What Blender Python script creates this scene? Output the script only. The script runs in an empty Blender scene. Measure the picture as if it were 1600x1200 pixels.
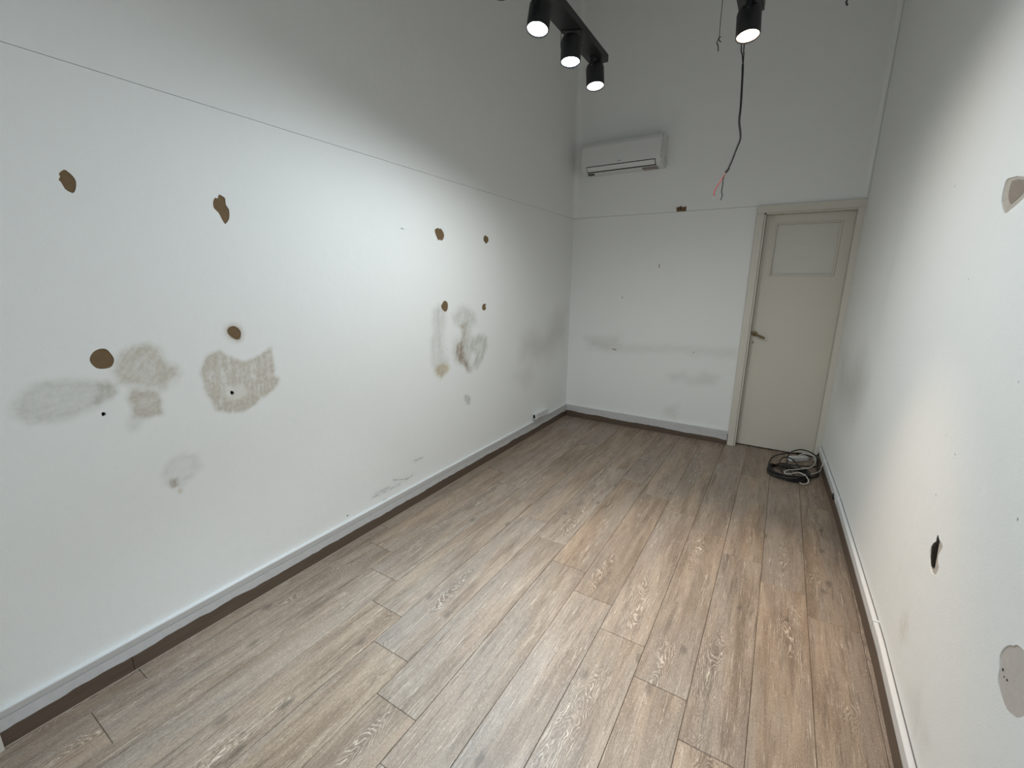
import bpy, bmesh, math, random
import numpy as np
from mathutils import Vector, Matrix

# ------------------------------------------------------------------ camera, sky, exposure
scene = bpy.context.scene
COL = scene.collection
PITCH, ROLL, YAW, FPX = 0.2310674, 0.0111841, 0.5494661, 678.81
def camera_matrix():
    cy, sy, cp, sp, cr, sr = (math.cos(YAW), math.sin(YAW), math.cos(PITCH), math.sin(PITCH), math.cos(ROLL), math.sin(ROLL))
    up = Vector((0, 0, 1)); right = Vector((cy, sy, 0)); fwd = Vector((-sy, cy, 0))
    f2 = fwd * cp - up * sp; u2 = up * cp + fwd * sp
    r3 = right * cr + u2 * sr; u3 = u2 * cr - right * sr
    m = Matrix((r3, u3, -f2)).transposed().to_4x4()
    m.translation = Vector((1.9906, 0.0, 1.5))
    return m
cd = bpy.data.cameras.new('camera'); cam = bpy.data.objects.new('camera', cd); COL.objects.link(cam)
cd.sensor_fit = 'HORIZONTAL'; cd.sensor_width = 36.0; cd.lens = 36.0 * FPX / 1600.0
cd.clip_start = 0.02; cd.clip_end = 100
cam.matrix_world = camera_matrix()
scene.camera = cam

world = bpy.data.worlds.new('sky'); scene.world = world; world.use_nodes = True
bg = world.node_tree.nodes['Background']
bg.inputs[0].default_value = (0.87, 0.955, 1.0, 1); bg.inputs[1].default_value = 0.63

vs_ = scene.view_settings
vs_.view_transform = 'Standard'; vs_.look = 'None'; vs_.gamma = 1.0; vs_.use_curve_mapping = False
vs_.exposure = 0.20

scene.cycles.use_adaptive_sampling = True; scene.cycles.adaptive_threshold = 0.04

# daylight comes in through the open shopfront behind the camera; the portal only helps sampling
pl = bpy.data.lights.new('shopfront_portal', 'AREA'); pl.shape = 'RECTANGLE'; pl.size = 2.42; pl.size_y = 2.9
pl.cycles.is_portal = True
po = bpy.data.objects.new('shopfront_portal', pl); COL.objects.link(po)
po.location = (1.24, -0.27, 1.45); po.rotation_euler = (math.radians(90), 0, 0)

# ------------------------------------------------------------------ dimensions (metres)
BACK, SEAM, CEIL, FRONT = 4.451, 2.149, 4.3, -0.25
def wall_right_x(y):
    return np.interp(y, [0, 1.5, 2.0, 2.6, 3.3, 4.0, 4.45], [2.487, 2.494, 2.5, 2.49, 2.475, 2.448, 2.43])
# outlines measured from the photograph, in metres on each wall (along the wall, height) or x y z
D = {
'H1':[(0.5256,1.8296),(0.5344,1.8249),(0.5439,1.8145),(0.5489,1.7983),(0.5446,1.7765),(0.5371,1.7628),(0.5283,1.7642),(0.5184,1.772),(0.5121,1.7916),(0.5078,1.7964),(0.5131,1.8067),(0.5117,1.8157)],
'H2':[(0.9804,1.8293),(0.9894,1.8247),(0.9993,1.8177),(0.9986,1.7932),(1.0086,1.7762),(1.0058,1.7448),(0.9976,1.729),(0.9863,1.7178),(0.9771,1.7315),(0.9663,1.7583),(0.9507,1.7744),(0.9516,1.7984),(0.9607,1.8142),(0.97,1.8132),(0.9737,1.8234)],
'H3':[(0.5279,1.2593),(0.54,1.2549),(0.5476,1.2412),(0.5544,1.221),(0.5498,1.2023),(0.5398,1.1909),(0.5232,1.1885),(0.5063,1.1921),(0.4957,1.2043),(0.4904,1.2197),(0.4926,1.2339),(0.5028,1.2492),(0.5149,1.2568)],
'H4':[(0.9608,1.3025),(0.9734,1.2997),(0.9851,1.2882),(0.9913,1.2738),(0.9892,1.2578),(0.9818,1.2446),(0.9664,1.2448),(0.9506,1.257),(0.9379,1.2741),(0.9387,1.2898),(0.9475,1.299)],
'H5':[(2.3021,1.8377),(2.3204,1.8337),(2.3299,1.8382),(2.3572,1.8139),(2.362,1.7906),(2.3458,1.7655),(2.3268,1.7616),(2.3177,1.7668),(2.3025,1.7597),(2.2902,1.7727),(2.2731,1.8002),(2.2687,1.8228),(2.2836,1.8323)],
'H6':[(2.8445,1.8399),(2.8767,1.8292),(2.8842,1.8053),(2.8691,1.7905),(2.8442,1.779),(2.8368,1.788),(2.8197,1.7974),(2.815,1.8172),(2.8273,1.8357)],
'H7':[(2.3572,1.3672),(2.3795,1.3556),(2.3855,1.3298),(2.3777,1.3044),(2.3601,1.2921),(2.3377,1.299),(2.3161,1.3182),(2.3124,1.3363),(2.3286,1.3537),(2.3402,1.3656)],
'H8':[(2.8297,1.3309),(2.8486,1.3236),(2.8397,1.3074),(2.8484,1.2988),(2.8425,1.285),(2.8221,1.2785),(2.8005,1.2845),(2.7921,1.3053),(2.8052,1.3252)],
'N1':[(0.4925,1.0375),(0.5023,1.0341),(0.5027,1.0261),(0.4956,1.0222),(0.4913,1.0259)],
'N2':[(0.9154,1.0245),(0.925,1.0249),(0.9327,1.0161),(0.9272,1.0077),(0.9186,1.0086)],
'Ldots':[(1.9719,1.801),(1.9849,1.8005),(2.3645,1.0277),(2.7469,1.1653),(2.7796,1.0218),(1.4439,0.1708),(0.9695,2.1503)],
'S1':[(0.2901,1.1006),(0.3105,1.1461),(0.3344,1.1663),(0.3807,1.1711),(0.4428,1.1676),(0.5143,1.1523),(0.5399,1.1279),(0.5392,1.1016),(0.5269,1.0866),(0.5046,1.0697),(0.48,1.0559),(0.4413,1.0463),(0.4043,1.039),(0.3591,1.0408),(0.3075,1.053),(0.2874,1.0702)],
'S1b':[(0.4929,1.1371),(0.5253,1.1395),(0.5412,1.1145),(0.5294,1.0816),(0.4885,1.0691),(0.48,1.0755)],
'S2':[(0.5641,1.1979),(0.5899,1.2334),(0.621,1.2558),(0.6536,1.2587),(0.6841,1.2392),(0.7037,1.1904),(0.7319,1.1672),(0.7325,1.1432),(0.707,1.1047),(0.6795,1.0768),(0.6231,1.1024),(0.5815,1.1107),(0.5595,1.1241),(0.5491,1.1656)],
'S2b':[(0.5809,1.1064),(0.6211,1.089),(0.6669,1.0699),(0.6697,1.0359),(0.6561,0.9959),(0.6176,0.9915),(0.5757,1.0025),(0.5722,1.0493),(0.5661,1.0779)],
'S2c':[(0.5621,1.0061),(0.6248,0.9896),(0.5813,0.9448),(0.5557,0.9407),(0.5494,0.9681)],
'S3':[(0.8177,1.1483),(0.8377,1.1807),(0.8686,1.2031),(0.9014,1.2034),(0.9238,1.1822),(0.9512,1.1598),(0.9849,1.1454),(1.0273,1.1537),(1.0671,1.1676),(1.1194,1.1931),(1.1196,1.1304),(1.1089,1.0611),(1.1369,1.0354),(1.1007,0.9908),(1.0573,0.9641),(1.0052,0.9356),(0.9568,0.9225),(0.9042,0.931),(0.8564,0.9574),(0.8351,1.0138),(0.8223,1.0668)],
'S3p':[(0.8983,1.0517),(0.9719,1.0419),(0.9838,0.9905),(0.9193,0.9805),(0.8929,1.0104)],
'S4':[(0.6272,0.7529),(0.6617,0.8078),(0.7076,0.822),(0.7603,0.7872),(0.7642,0.7285),(0.723,0.6869),(0.675,0.6711),(0.6356,0.7016)],
'S4b':[(0.6521,0.7184),(0.6754,0.7131),(0.6769,0.6845),(0.6625,0.6765),(0.6473,0.6926)],
'S4c':[(0.6709,0.6658),(0.683,0.6635),(0.6824,0.6438),(0.6697,0.6494)],
'S5l':[(2.2462,1.3354),(2.3059,1.3401),(2.3601,1.2943),(2.3678,1.1903),(2.3422,1.1179),(2.356,1.0257),(2.3713,0.9623),(2.3441,0.858),(2.2854,0.8336),(2.2313,0.8775),(2.2191,0.9691),(2.2243,1.0861),(2.2544,1.1558),(2.2484,1.2643)],
'S5o':[(2.2272,0.9082),(2.2562,0.9412),(2.3125,0.9402),(2.3807,0.8909),(2.3322,0.8523),(2.2854,0.8336),(2.2416,0.8605)],
'S5c':[(2.4773,1.2808),(2.553,1.3384),(2.6294,1.3043),(2.6684,1.2549),(2.6807,1.1817),(2.6262,1.1378),(2.638,1.0558),(2.6639,0.9871),(2.635,0.8915),(2.661,0.8117),(2.5936,0.8398),(2.5419,0.8811),(2.4672,0.9327),(2.4448,1.0067),(2.4591,1.0752),(2.5089,1.0855),(2.5353,1.1301),(2.4502,1.1838),(2.4399,1.2376)],
'S5d':[(2.4699,1.0271),(2.5208,1.0606),(2.5453,1.018),(2.5437,0.9539),(2.5167,0.9013),(2.48,0.9468),(2.4567,0.9974)],
'S5e':[(2.5437,0.9539),(2.5952,0.914),(2.6408,0.832),(2.6002,0.8346),(2.5553,0.8954)],
'S5f':[(2.5114,1.1789),(2.6012,1.2035),(2.5865,1.1254),(2.5714,1.0309),(2.5464,1.0657),(2.5483,1.1446)],
'S5r':[(2.6518,1.0706),(2.7347,1.0869),(2.8355,1.0686),(2.8499,0.9811),(2.8049,0.9005),(2.7317,0.8341),(2.6757,0.8601),(2.6907,0.9336),(2.6371,1.0069)],
'S6':[(2.5561,0.646),(2.5964,0.6457),(2.6325,0.6034),(2.6151,0.5554),(2.5746,0.5737),(2.5487,0.6138)],
'S7':[(3.4189,0.9667),(3.5917,1.0187),(3.8178,1.0341),(4.0972,1.2019),(4.3294,1.1502),(4.3071,0.8696),(4.0413,0.7814),(3.7152,0.7688),(3.4239,0.8104)],
'S7b':[(3.2944,0.6747),(3.5674,0.7358),(3.6484,0.5747),(3.504,0.5101)],
'scuffs':[[(1.6316,0.2028),(1.8572,0.2001)],[(1.6908,0.149),(1.8463,0.1418)],[(1.8047,0.2498),(1.9157,0.2107),(1.9758,0.2159)],[(1.6578,0.2182),(1.7617,0.2175)],[(1.9966,0.3131),(2.0743,0.3089)]],
'B1':[(0.1976,0.9283),(0.5574,0.9654),(0.5763,0.8497),(0.2522,0.7884)],
'B2':[(0.2955,0.8476),(1.0358,0.9094),(1.668,0.9154),(1.6766,0.8408),(1.0421,0.8389),(0.4134,0.7919)],
'B3':[(1.1028,0.5986),(1.2512,0.6574),(1.2942,0.6017),(1.1461,0.5521)],
'B4':[(1.2786,0.5692),(1.4335,0.6788),(1.5615,0.645),(1.5178,0.5603),(1.3564,0.5387)],
'B5':[(1.0925,0.2696),(1.2267,0.3125),(1.2193,0.1837),(1.1198,0.1879)],
'BH1':[(1.0291,2.1785),(1.0591,2.1834),(1.0673,2.1916),(1.0828,2.1782),(1.1177,2.1826),(1.1183,2.1407),(1.0361,2.1427)],
'BH2':[(0.4921,0.8251),(0.5496,0.8237),(0.5508,0.8066),(0.5201,0.8038)],
'BD':[(0.9159,1.6833),(0.9216,1.6832),(0.923,1.6454),(0.9172,1.6454)],
'Bdots':[(0.9425,1.6188),(0.5753,1.357),(0.9129,0.132),(1.3119,0.8539)],
'R1':[(1.9263,1.8077),(1.8839,1.8049),(1.8469,1.8008),(1.7994,1.7902),(1.7807,1.7854),(1.7528,1.7506),(1.7617,1.7316),(1.7746,1.7272),(1.7983,1.7202),(1.8312,1.7123),(1.854,1.7069),(1.8774,1.7078),(1.9049,1.7275),(1.9261,1.7482),(1.9342,1.7742),(1.9343,1.7917)],
'R2':[(1.7415,0.7429),(1.7241,0.7354),(1.7007,0.7371),(1.684,0.7321),(1.6925,0.7108),(1.6978,0.6922),(1.6862,0.6745),(1.6716,0.6699),(1.6756,0.6497),(1.6849,0.6353),(1.7066,0.6258),(1.7308,0.6269),(1.7454,0.6389),(1.7643,0.6511),(1.7757,0.6773),(1.765,0.7006),(1.7477,0.7158),(1.7495,0.7307)],
'R3':[(1.236,0.7252),(1.2295,0.7429),(1.2162,0.7597),(1.2001,0.7708),(1.1946,0.7785),(1.1773,0.786),(1.1566,0.7899),(1.1322,0.7864),(1.1075,0.7523),(1.0983,0.7084),(1.1009,0.6892),(1.1177,0.6676),(1.1379,0.6555),(1.1595,0.6467),(1.1803,0.6483),(1.2009,0.6554),(1.2135,0.6639),(1.2206,0.6778),(1.2238,0.6931),(1.2356,0.7121)],
'R2s':[(1.7415,0.7429),(1.7295,0.7392),(1.7288,0.7239),(1.7441,0.703),(1.7531,0.6854),(1.7454,0.6714),(1.7328,0.6511),(1.7101,0.6453),(1.7156,0.6403),(1.7336,0.6345),(1.7457,0.6411),(1.7601,0.6535),(1.7607,0.6648),(1.7732,0.6833),(1.7598,0.7035),(1.7445,0.7164),(1.7478,0.7305)],
'RD1':[(4.1963,0.8842),(3.4684,1.0182),(3.2951,0.8831),(3.4287,0.6637),(3.6517,0.654),(4.1267,0.7249)],
'RD2':[(1.888,0.3383),(1.8178,0.3899),(1.763,0.3132),(1.8579,0.261)],
'RD3':[(1.6388,0.2346),(1.5663,0.3035),(1.4207,0.2719),(1.5133,0.1694)],
'Rdots':[(2.4228,1.876),(2.0455,1.5252),(1.7763,0.9998),(1.8496,0.8328),(1.5023,1.2791),(1.3277,0.9999),(3.1674,1.8758),(2.8092,1.8733),(1.8937,1.0266)],
'cA':[(2.065,3.926,0.02),(2.057,4.009,0.02),(2.066,4.183,0.02),(2.092,4.289,0.02),(2.137,4.379,0.02),(2.21,4.423,0.03),(2.29,4.477,0.03),(2.344,4.478,0.04),(2.387,4.483,0.05),(2.444,4.547,0.06),(2.442,4.528,0.02),(2.436,4.399,0.015)],
'cB':[(2.258,3.893,0.02),(2.222,3.934,0.03),(2.201,3.996,0.04),(2.187,4.039,0.06),(2.186,4.151,0.08),(2.205,4.222,0.1),(2.231,4.266,0.11),(2.284,4.306,0.12),(2.35,4.308,0.11),(2.397,4.307,0.08),(2.426,4.277,0.05),(2.435,4.21,0.03),(2.423,4.137,0.015),(2.385,4.069,0.012),(2.342,4.009,0.015),(2.299,3.911,0.02)],
'cC':[(2.218,3.875,0.02),(2.187,3.878,0.03),(2.156,3.925,0.03),(2.138,3.99,0.04),(2.135,4.088,0.05),(2.15,4.164,0.06),(2.183,4.214,0.06),(2.221,4.191,0.06),(2.258,4.113,0.05),(2.298,4.008,0.04),(2.33,3.964,0.02),(2.299,3.892,0.015)],
'cD':[(2.096,4.043,0.03),(2.149,4.118,0.03),(2.229,4.127,0.03),(2.338,4.191,0.02),(2.424,4.242,0.012),(2.44,4.195,0.01),(2.427,4.102,0.01),(2.393,4.022,0.01),(2.341,3.961,0.01),(2.279,3.879,0.015)],
'cW':[(2.23,4.292,0.04),(2.308,4.435,0.05),(2.371,4.487,0.05),(2.396,4.372,0.05),(2.386,4.205,0.05),(2.343,4.061,0.06),(2.254,3.961,0.06),(2.188,3.901,0.06),(2.167,3.84,0.06),(2.183,3.812,0.06),(2.223,3.852,0.06),(2.263,3.896,0.06),(2.297,3.873,0.06),(2.327,3.848,0.04),(2.329,3.834,0.012),(2.302,3.806,0.008),(2.278,3.821,0.008),(2.256,3.832,0.012)],
'cV':[(2.296,3.924,0.04),(2.354,3.992,0.03),(2.397,4.061,0.03),(2.42,4.101,0.04),(2.435,4.072,0.06),(2.453,4.057,0.07)],
'strip':[(2.224,4.342,0.0),(2.344,4.48,0.0),(2.213,4.262,0.04),(2.331,4.418,0.04)],
'coilc':[(2.063,3.995,0.02),(2.203,3.802,0.02),(2.328,3.898,0.02),(2.204,4.132,0.02),(2.203,3.965,0.02)],
'cabT1':[(1.641,2.75,2.676),(1.65,2.75,2.631),(1.658,2.75,2.587)],
'cabT2':[(1.654,2.75,2.673),(1.657,2.75,2.63),(1.659,2.75,2.586)],
'cab':[(1.658,2.75,2.587),(1.663,2.75,2.527),(1.668,2.75,2.446),(1.671,2.75,2.389),(1.672,2.75,2.324),(1.683,2.75,2.272),(1.686,2.75,2.235),(1.673,2.75,2.19),(1.658,2.75,2.137),(1.642,2.75,2.093)],
'cabR':[(1.642,2.75,2.093),(1.628,2.75,2.067),(1.61,2.75,2.033),(1.592,2.75,2.0),(1.587,2.75,1.971)],
'cabB':[(1.642,2.75,2.093),(1.628,2.75,2.062),(1.627,2.75,2.023),(1.626,2.75,1.988),(1.631,2.75,1.968),(1.625,2.75,1.945)],
'wire':[(1.555,2.6,2.822),(1.555,2.6,2.765),(1.556,2.6,2.706),(1.558,2.6,2.669)],
'hookA':[(1.558,2.6,2.669),(1.553,2.6,2.657),(1.549,2.6,2.645),(1.556,2.6,2.631),(1.559,2.6,2.608)],
'hookB':[(1.558,2.6,2.669),(1.558,2.6,2.656),(1.567,2.6,2.645)],
'hookC':[(1.558,2.6,2.666),(1.564,2.6,2.669)],
'hook2':[(2.061,3.0,2.899),(2.065,3.0,2.869),(2.062,3.0,2.86),(2.069,3.0,2.845),(2.065,3.0,2.854)],
}
random.seed(4)

# ------------------------------------------------------------------ small helpers
def tag(o, label=None, cat=None, group=None, kind=None):
    if label: o['label'] = label
    if cat: o['category'] = cat
    if group: o['group'] = group
    if kind: o['kind'] = kind
    return o
def link(name, me, mat=None, parent=None):
    o = bpy.data.objects.new(name, me); COL.objects.link(o)
    if mat is not None and me is not None: me.materials.append(mat)
    if parent is not None: o.parent = parent
    return o
def empty(name, loc=(0, 0, 0)):
    o = bpy.data.objects.new(name, None); COL.objects.link(o); o.location = loc; o.empty_display_size = 0.05
    return o
def finish(bm, name, mat, parent=None, smooth=False):
    bmesh.ops.recalc_face_normals(bm, faces=bm.faces[:])
    me = bpy.data.meshes.new(name); bm.to_mesh(me); bm.free()
    if smooth:
        me.polygons.foreach_set('use_smooth', [True] * len(me.polygons))
    return link(name, me, mat, parent)
def add_box(bm, x0, x1, y0, y1, z0, z1, bevel=0.0, seg=2):
    vs = [bm.verts.new(p) for p in [(x0, y0, z0), (x1, y0, z0), (x1, y1, z0), (x0, y1, z0), (x0, y0, z1), (x1, y0, z1), (x1, y1, z1), (x0, y1, z1)]]
    fs = [bm.faces.new([vs[i] for i in f]) for f in [(0, 3, 2, 1), (4, 5, 6, 7), (0, 1, 5, 4), (1, 2, 6, 5), (2, 3, 7, 6), (3, 0, 4, 7)]]
    if bevel > 0:
        es = list({e for f in fs for e in f.edges})
        bmesh.ops.bevel(bm, geom=es, offset=bevel, segments=seg, affect='EDGES', profile=0.5)
    return bm
def box(name, b, mat, parent=None, bevel=0.0, seg=2):
    bm = bmesh.new(); add_box(bm, *b, bevel=bevel, seg=seg); return finish(bm, name, mat, parent)
def resample(pts, n):
    pts = [Vector(p) for p in pts]
    if len(pts) < 3: return [pts[0].lerp(pts[-1], i / (n * 1.0)) for i in range(n + 1)]
    out = []
    for i in range(len(pts) - 1):
        p0 = pts[max(i - 1, 0)]; p1 = pts[i]; p2 = pts[i + 1]; p3 = pts[min(i + 2, len(pts) - 1)]
        for k in range(n):
            t = k / n
            out.append(0.5 * ((2 * p1) + (p2 - p0) * t + (2 * p0 - 5 * p1 + 4 * p2 - p3) * t * t + (3 * p1 - p0 - 3 * p2 + p3) * t ** 3))
    out.append(pts[-1]); return out
def add_tube(bm, pts, r, seg=8, n=6):
    path = resample(pts, n); rings = []; prev = None
    for i, p in enumerate(path):
        t = (path[min(i + 1, len(path) - 1)] - path[max(i - 1, 0)]).normalized()
        if prev is None:
            a = t.orthogonal().normalized()
        else:
            a = (prev - t * prev.dot(t)); a = a.normalized() if a.length > 1e-6 else t.orthogonal().normalized()
        prev = a; b = t.cross(a)
        rings.append([bm.verts.new(p + (a * math.cos(2 * math.pi * k / seg) + b * math.sin(2 * math.pi * k / seg)) * r) for k in range(seg)])
    for i in range(len(rings) - 1):
        for k in range(seg):
            bm.faces.new((rings[i][k], rings[i][(k + 1) % seg], rings[i + 1][(k + 1) % seg], rings[i + 1][k]))
    bm.faces.new(rings[0][::-1]); bm.faces.new(rings[-1])
def tube(name, pts, r, mat, parent=None, seg=8, n=6):
    bm = bmesh.new(); add_tube(bm, pts, r, seg, n); return finish(bm, name, mat, parent, smooth=True)
def add_lathe(bm, prof, seg=40, cap_lo=True, cap_hi=True, M=None):
    rings = []
    for r, h in prof:
        rings.append([bm.verts.new((r * math.cos(2 * math.pi * k / seg), r * math.sin(2 * math.pi * k / seg), h)) for k in range(seg)])
    for i in range(len(rings) - 1):
        for k in range(seg):
            bm.faces.new((rings[i][k], rings[i][(k + 1) % seg], rings[i + 1][(k + 1) % seg], rings[i + 1][k]))
    if cap_lo: bm.faces.new(rings[0][::-1])
    if cap_hi: bm.faces.new(rings[-1])
    if M is not None: bmesh.ops.transform(bm, matrix=M, verts=[v for r in rings for v in r])

# ------------------------------------------------------------------ materials
def nmat(name):
    m = bpy.data.materials.new(name); m.use_nodes = True
    nt = m.node_tree; b = nt.nodes['Principled BSDF']
    return m, nt, b
def plain(name, col, rough=0.5, metal=0.0, spec=0.5, var=0.06, scale=30.0, bump=0.0, bscale=400.0):
    m, nt, b = nmat(name); N = nt.nodes.new; Lk = nt.links.new
    tc = N('ShaderNodeTexCoord'); nz = N('ShaderNodeTexNoise'); nz.inputs['Scale'].default_value = scale; nz.inputs['Detail'].default_value = 4
    Lk(tc.outputs['Object'], nz.inputs['Vector'])
    mx = N('ShaderNodeMix'); mx.data_type = 'RGBA'
    mx.inputs[6].default_value = tuple(c * (1 - var) for c in col) + (1,); mx.inputs[7].default_value = tuple(min(1, c * (1 + var)) for c in col) + (1,)
    Lk(nz.outputs[0], mx.inputs[0]); Lk(mx.outputs[2], b.inputs['Base Color'])
    b.inputs['Roughness'].default_value = rough; b.inputs['Metallic'].default_value = metal
    b.inputs['Specular IOR Level'].default_value = spec
    if bump > 0:
        n2 = N('ShaderNodeTexNoise'); n2.inputs['Scale'].default_value = bscale; n2.inputs['Detail'].default_value = 3
        Lk(tc.outputs['Object'], n2.inputs['Vector'])
        bp = N('ShaderNodeBump'); bp.inputs['Strength'].default_value = bump; bp.inputs['Distance'].default_value = 0.002
        Lk(n2.outputs[0], bp.inputs['Height']); Lk(bp.outputs[0], b.inputs['Normal'])
    return m
def emit(name, col, strength):
    m, nt, b = nmat(name)
    b.inputs['Base Color'].default_value = (0.8, 0.8, 0.8, 1)
    b.inputs['Emission Color'].default_value = tuple(col) + (1,); b.inputs['Emission Strength'].default_value = strength
    return m
def wall_material(name, col):
    m, nt, b = nmat(name); N = nt.nodes.new; Lk = nt.links.new
    at = N('ShaderNodeAttribute'); at.attribute_name = 'stain'
    ge = N('ShaderNodeNewGeometry')
    nz = N('ShaderNodeTexNoise'); nz.inputs['Scale'].default_value = 60; nz.inputs['Detail'].default_value = 6; nz.inputs['Roughness'].default_value = 0.7
    Lk(ge.outputs['Position'], nz.inputs['Vector'])
    mr = N('ShaderNodeMapRange'); mr.inputs[1].default_value = 0.3; mr.inputs[2].default_value = 0.7; mr.inputs[3].default_value = 0.6; mr.inputs[4].default_value = 1.15
    Lk(nz.outputs[0], mr.inputs[0])
    # faint large unevenness of the paint
    nl = N('ShaderNodeTexNoise'); nl.inputs['Scale'].default_value = 2.2; nl.inputs['Detail'].default_value = 3
    Lk(ge.outputs['Position'], nl.inputs['Vector'])
    base = N('ShaderNodeMix'); base.data_type = 'RGBA'
    base.inputs[6].default_value = (col[0] * 0.985, col[1] * 0.985, col[2] * 0.98, 1); base.inputs[7].default_value = (col[0] * 1.01, col[1] * 1.01, col[2] * 1.01, 1)
    Lk(nl.outputs[0], base.inputs[0])
    mul = N('ShaderNodeMix'); mul.data_type = 'RGBA'; mul.blend_type = 'MULTIPLY'; mul.clamp_factor = False
    Lk(mr.outputs[0], mul.inputs[0]); Lk(base.outputs[2], mul.inputs[6]); Lk(at.outputs['Color'], mul.inputs[7])
    Lk(mul.outputs[2], b.inputs['Base Color'])
    b.inputs['Roughness'].default_value = 0.62; b.inputs['Specular IOR Level'].default_value = 0.3
    n2 = N('ShaderNodeTexNoise'); n2.inputs['Scale'].default_value = 230; n2.inputs['Detail'].default_value = 2
    Lk(ge.outputs['Position'], n2.inputs['Vector'])
    n3 = N('ShaderNodeTexNoise'); n3.inputs['Scale'].default_value = 14; n3.inputs['Detail'].default_value = 3
    Lk(ge.outputs['Position'], n3.inputs['Vector'])
    ad = N('ShaderNodeMath'); ad.operation = 'MULTIPLY_ADD'; ad.inputs[1].default_value = 2.0
    Lk(n3.outputs[0], ad.inputs[0]); Lk(n2.outputs[0], ad.inputs[2])
    bp = N('ShaderNodeBump'); bp.inputs['Strength'].default_value = 0.6; bp.inputs['Distance'].default_value = 0.0015
    Lk(ad.outputs[0], bp.inputs['Height']); Lk(bp.outputs[0], b.inputs['Normal'])
    return m

def plank_material():
    m, nt, b = nmat('limed_oak_laminate'); N = nt.nodes.new; Lk = nt.links.new
    def mth(op, a=None, c=None, d=None, clamp=False):
        n = N('ShaderNodeMath'); n.operation = op; n.use_clamp = clamp
        for i, v in enumerate((a, c, d)):
            if v is None: continue
            if isinstance(v, (int, float)): n.inputs[i].default_value = v
            else: Lk(v, n.inputs[i])
        return n.outputs[0]
    tc = N('ShaderNodeTexCoord'); oi = N('ShaderNodeObjectInfo'); rnd = oi.outputs['Random']
    sp = N('ShaderNodeSeparateXYZ'); Lk(tc.outputs['Object'], sp.inputs[0])
    X, Y = sp.outputs[0], sp.outputs[1]
    r2 = mth('FRACT', mth('MULTIPLY', rnd, 17.31)); r3 = mth('FRACT', mth('MULTIPLY', rnd, 91.7))
    seed = mth('MULTIPLY', rnd, 60.0)
    def vec(sx, sy, off=0.0):
        c = N('ShaderNodeCombineXYZ')
        Lk(mth('MULTIPLY', X, sx), c.inputs[0]); Lk(mth('MULTIPLY', Y, sy), c.inputs[1]); Lk(mth('ADD', seed, off), c.inputs[2])
        return c.outputs[0]
    def noise(v, detail=3.0, rough=0.55, dist=0.0):
        n = N('ShaderNodeTexNoise'); n.inputs['Scale'].default_value = 1.0; n.inputs['Detail'].default_value = detail
        n.inputs['Roughness'].default_value = rough; n.inputs['Distortion'].default_value = dist; Lk(v, n.inputs['Vector']); return n.outputs[0]
    def rng(v, a, c, lo=0.0, hi=1.0, smooth=True):
        n = N('ShaderNodeMapRange'); n.interpolation_type = 'SMOOTHSTEP' if smooth else 'LINEAR'
        n.inputs[1].default_value = a; n.inputs[2].default_value = c; n.inputs[3].default_value = lo; n.inputs[4].default_value = hi; Lk(v, n.inputs[0]); return n.outputs[0]
    def mix(f, a, c, blend='MIX'):
        n = N('ShaderNodeMix'); n.data_type = 'RGBA'; n.blend_type = blend
        if isinstance(f, (int, float)): n.inputs[0].default_value = f
        else: Lk(f, n.inputs[0])
        for i, v in ((6, a), (7, c)):
            if isinstance(v, tuple): n.inputs[i].default_value = v + (1,)
            else: Lk(v, n.inputs[i])
        return n.outputs[2]
    # broad tone of each plank and long streaks along it
    streak = noise(vec(15, 1.6), 4, 0.6, 0.4); streak2 = noise(vec(40, 2.6, 7.0), 4, 0.65, 0.3)
    tone = mix(rng(streak, 0.34, 0.66), PL_DARK, PL_LIGHT)
    tone = mix(mth('MULTIPLY', rng(noise(vec(7, 0.9, 17.0), 3), 0.42, 0.66), 0.70), tone, PL_GREY)
    tone = mix(mth('MULTIPLY', rng(noise(vec(10, 1.3, 13.0), 3), 0.52, 0.70), 0.55), tone, PL_WARM)
    tone = mix(mth('MULTIPLY', rng(streak2, 0.53, 0.72), 0.58), tone, PL_DEEP)
    # grain field: parabolic arches (cathedral figure) over part of the board
    warp = noise(vec(10, 4.2, 3.0), 3, 0.55); warp2 = noise(vec(42, 11.0, 5.0), 3, 0.6)
    x0 = mth('MULTIPLY', mth('SUBTRACT', r3, 0.5), 0.12)
    xs = mth('ADD', mth('SUBTRACT', X, x0), mth('MULTIPLY', mth('SUBTRACT', noise(vec(0.5, 2.4, 21.0), 2), 0.5), 0.10))
    dirn = mth('SUBTRACT', mth('MULTIPLY', mth('GREATER_THAN', r2, 0.5), 2.0), 1.0)
    t = mth('ADD', mth('MULTIPLY', mth('MULTIPLY', xs, xs), 105.0), mth('MULTIPLY', Y, dirn))
    t = mth('ADD', t, mth('MULTIPLY', warp, 0.62)); t = mth('ADD', t, mth('MULTIPLY', warp2, 0.12))
    sn = mth('SINE', mth('MULTIPLY', t, 2 * math.pi / 0.050))
    arch_zone = rng(noise(vec(6.0, 1.5, 31.0), 2), 0.51, 0.62)
    near_axis = mth('SUBTRACT', 1.0, rng(mth('ABSOLUTE', xs), 0.03, 0.085))
    zone = mth('MULTIPLY', arch_zone, near_axis)
    broken = rng(noise(vec(46, 11, 41.0), 4, 0.65), 0.40, 0.62)
    line = mth('MULTIPLY', rng(sn, 0.70, 0.98), mth('MULTIPLY', zone, broken))
    dline = mth('MULTIPLY', rng(mth('MULTIPLY', sn, -1.0), 0.0, 0.9), zone)
    # fine straight fibre everywhere: dark pores, limed pores, speckle
    pore = noise(vec(250, 9.0, 51.0), 3, 0.6, 0.2)
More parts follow.
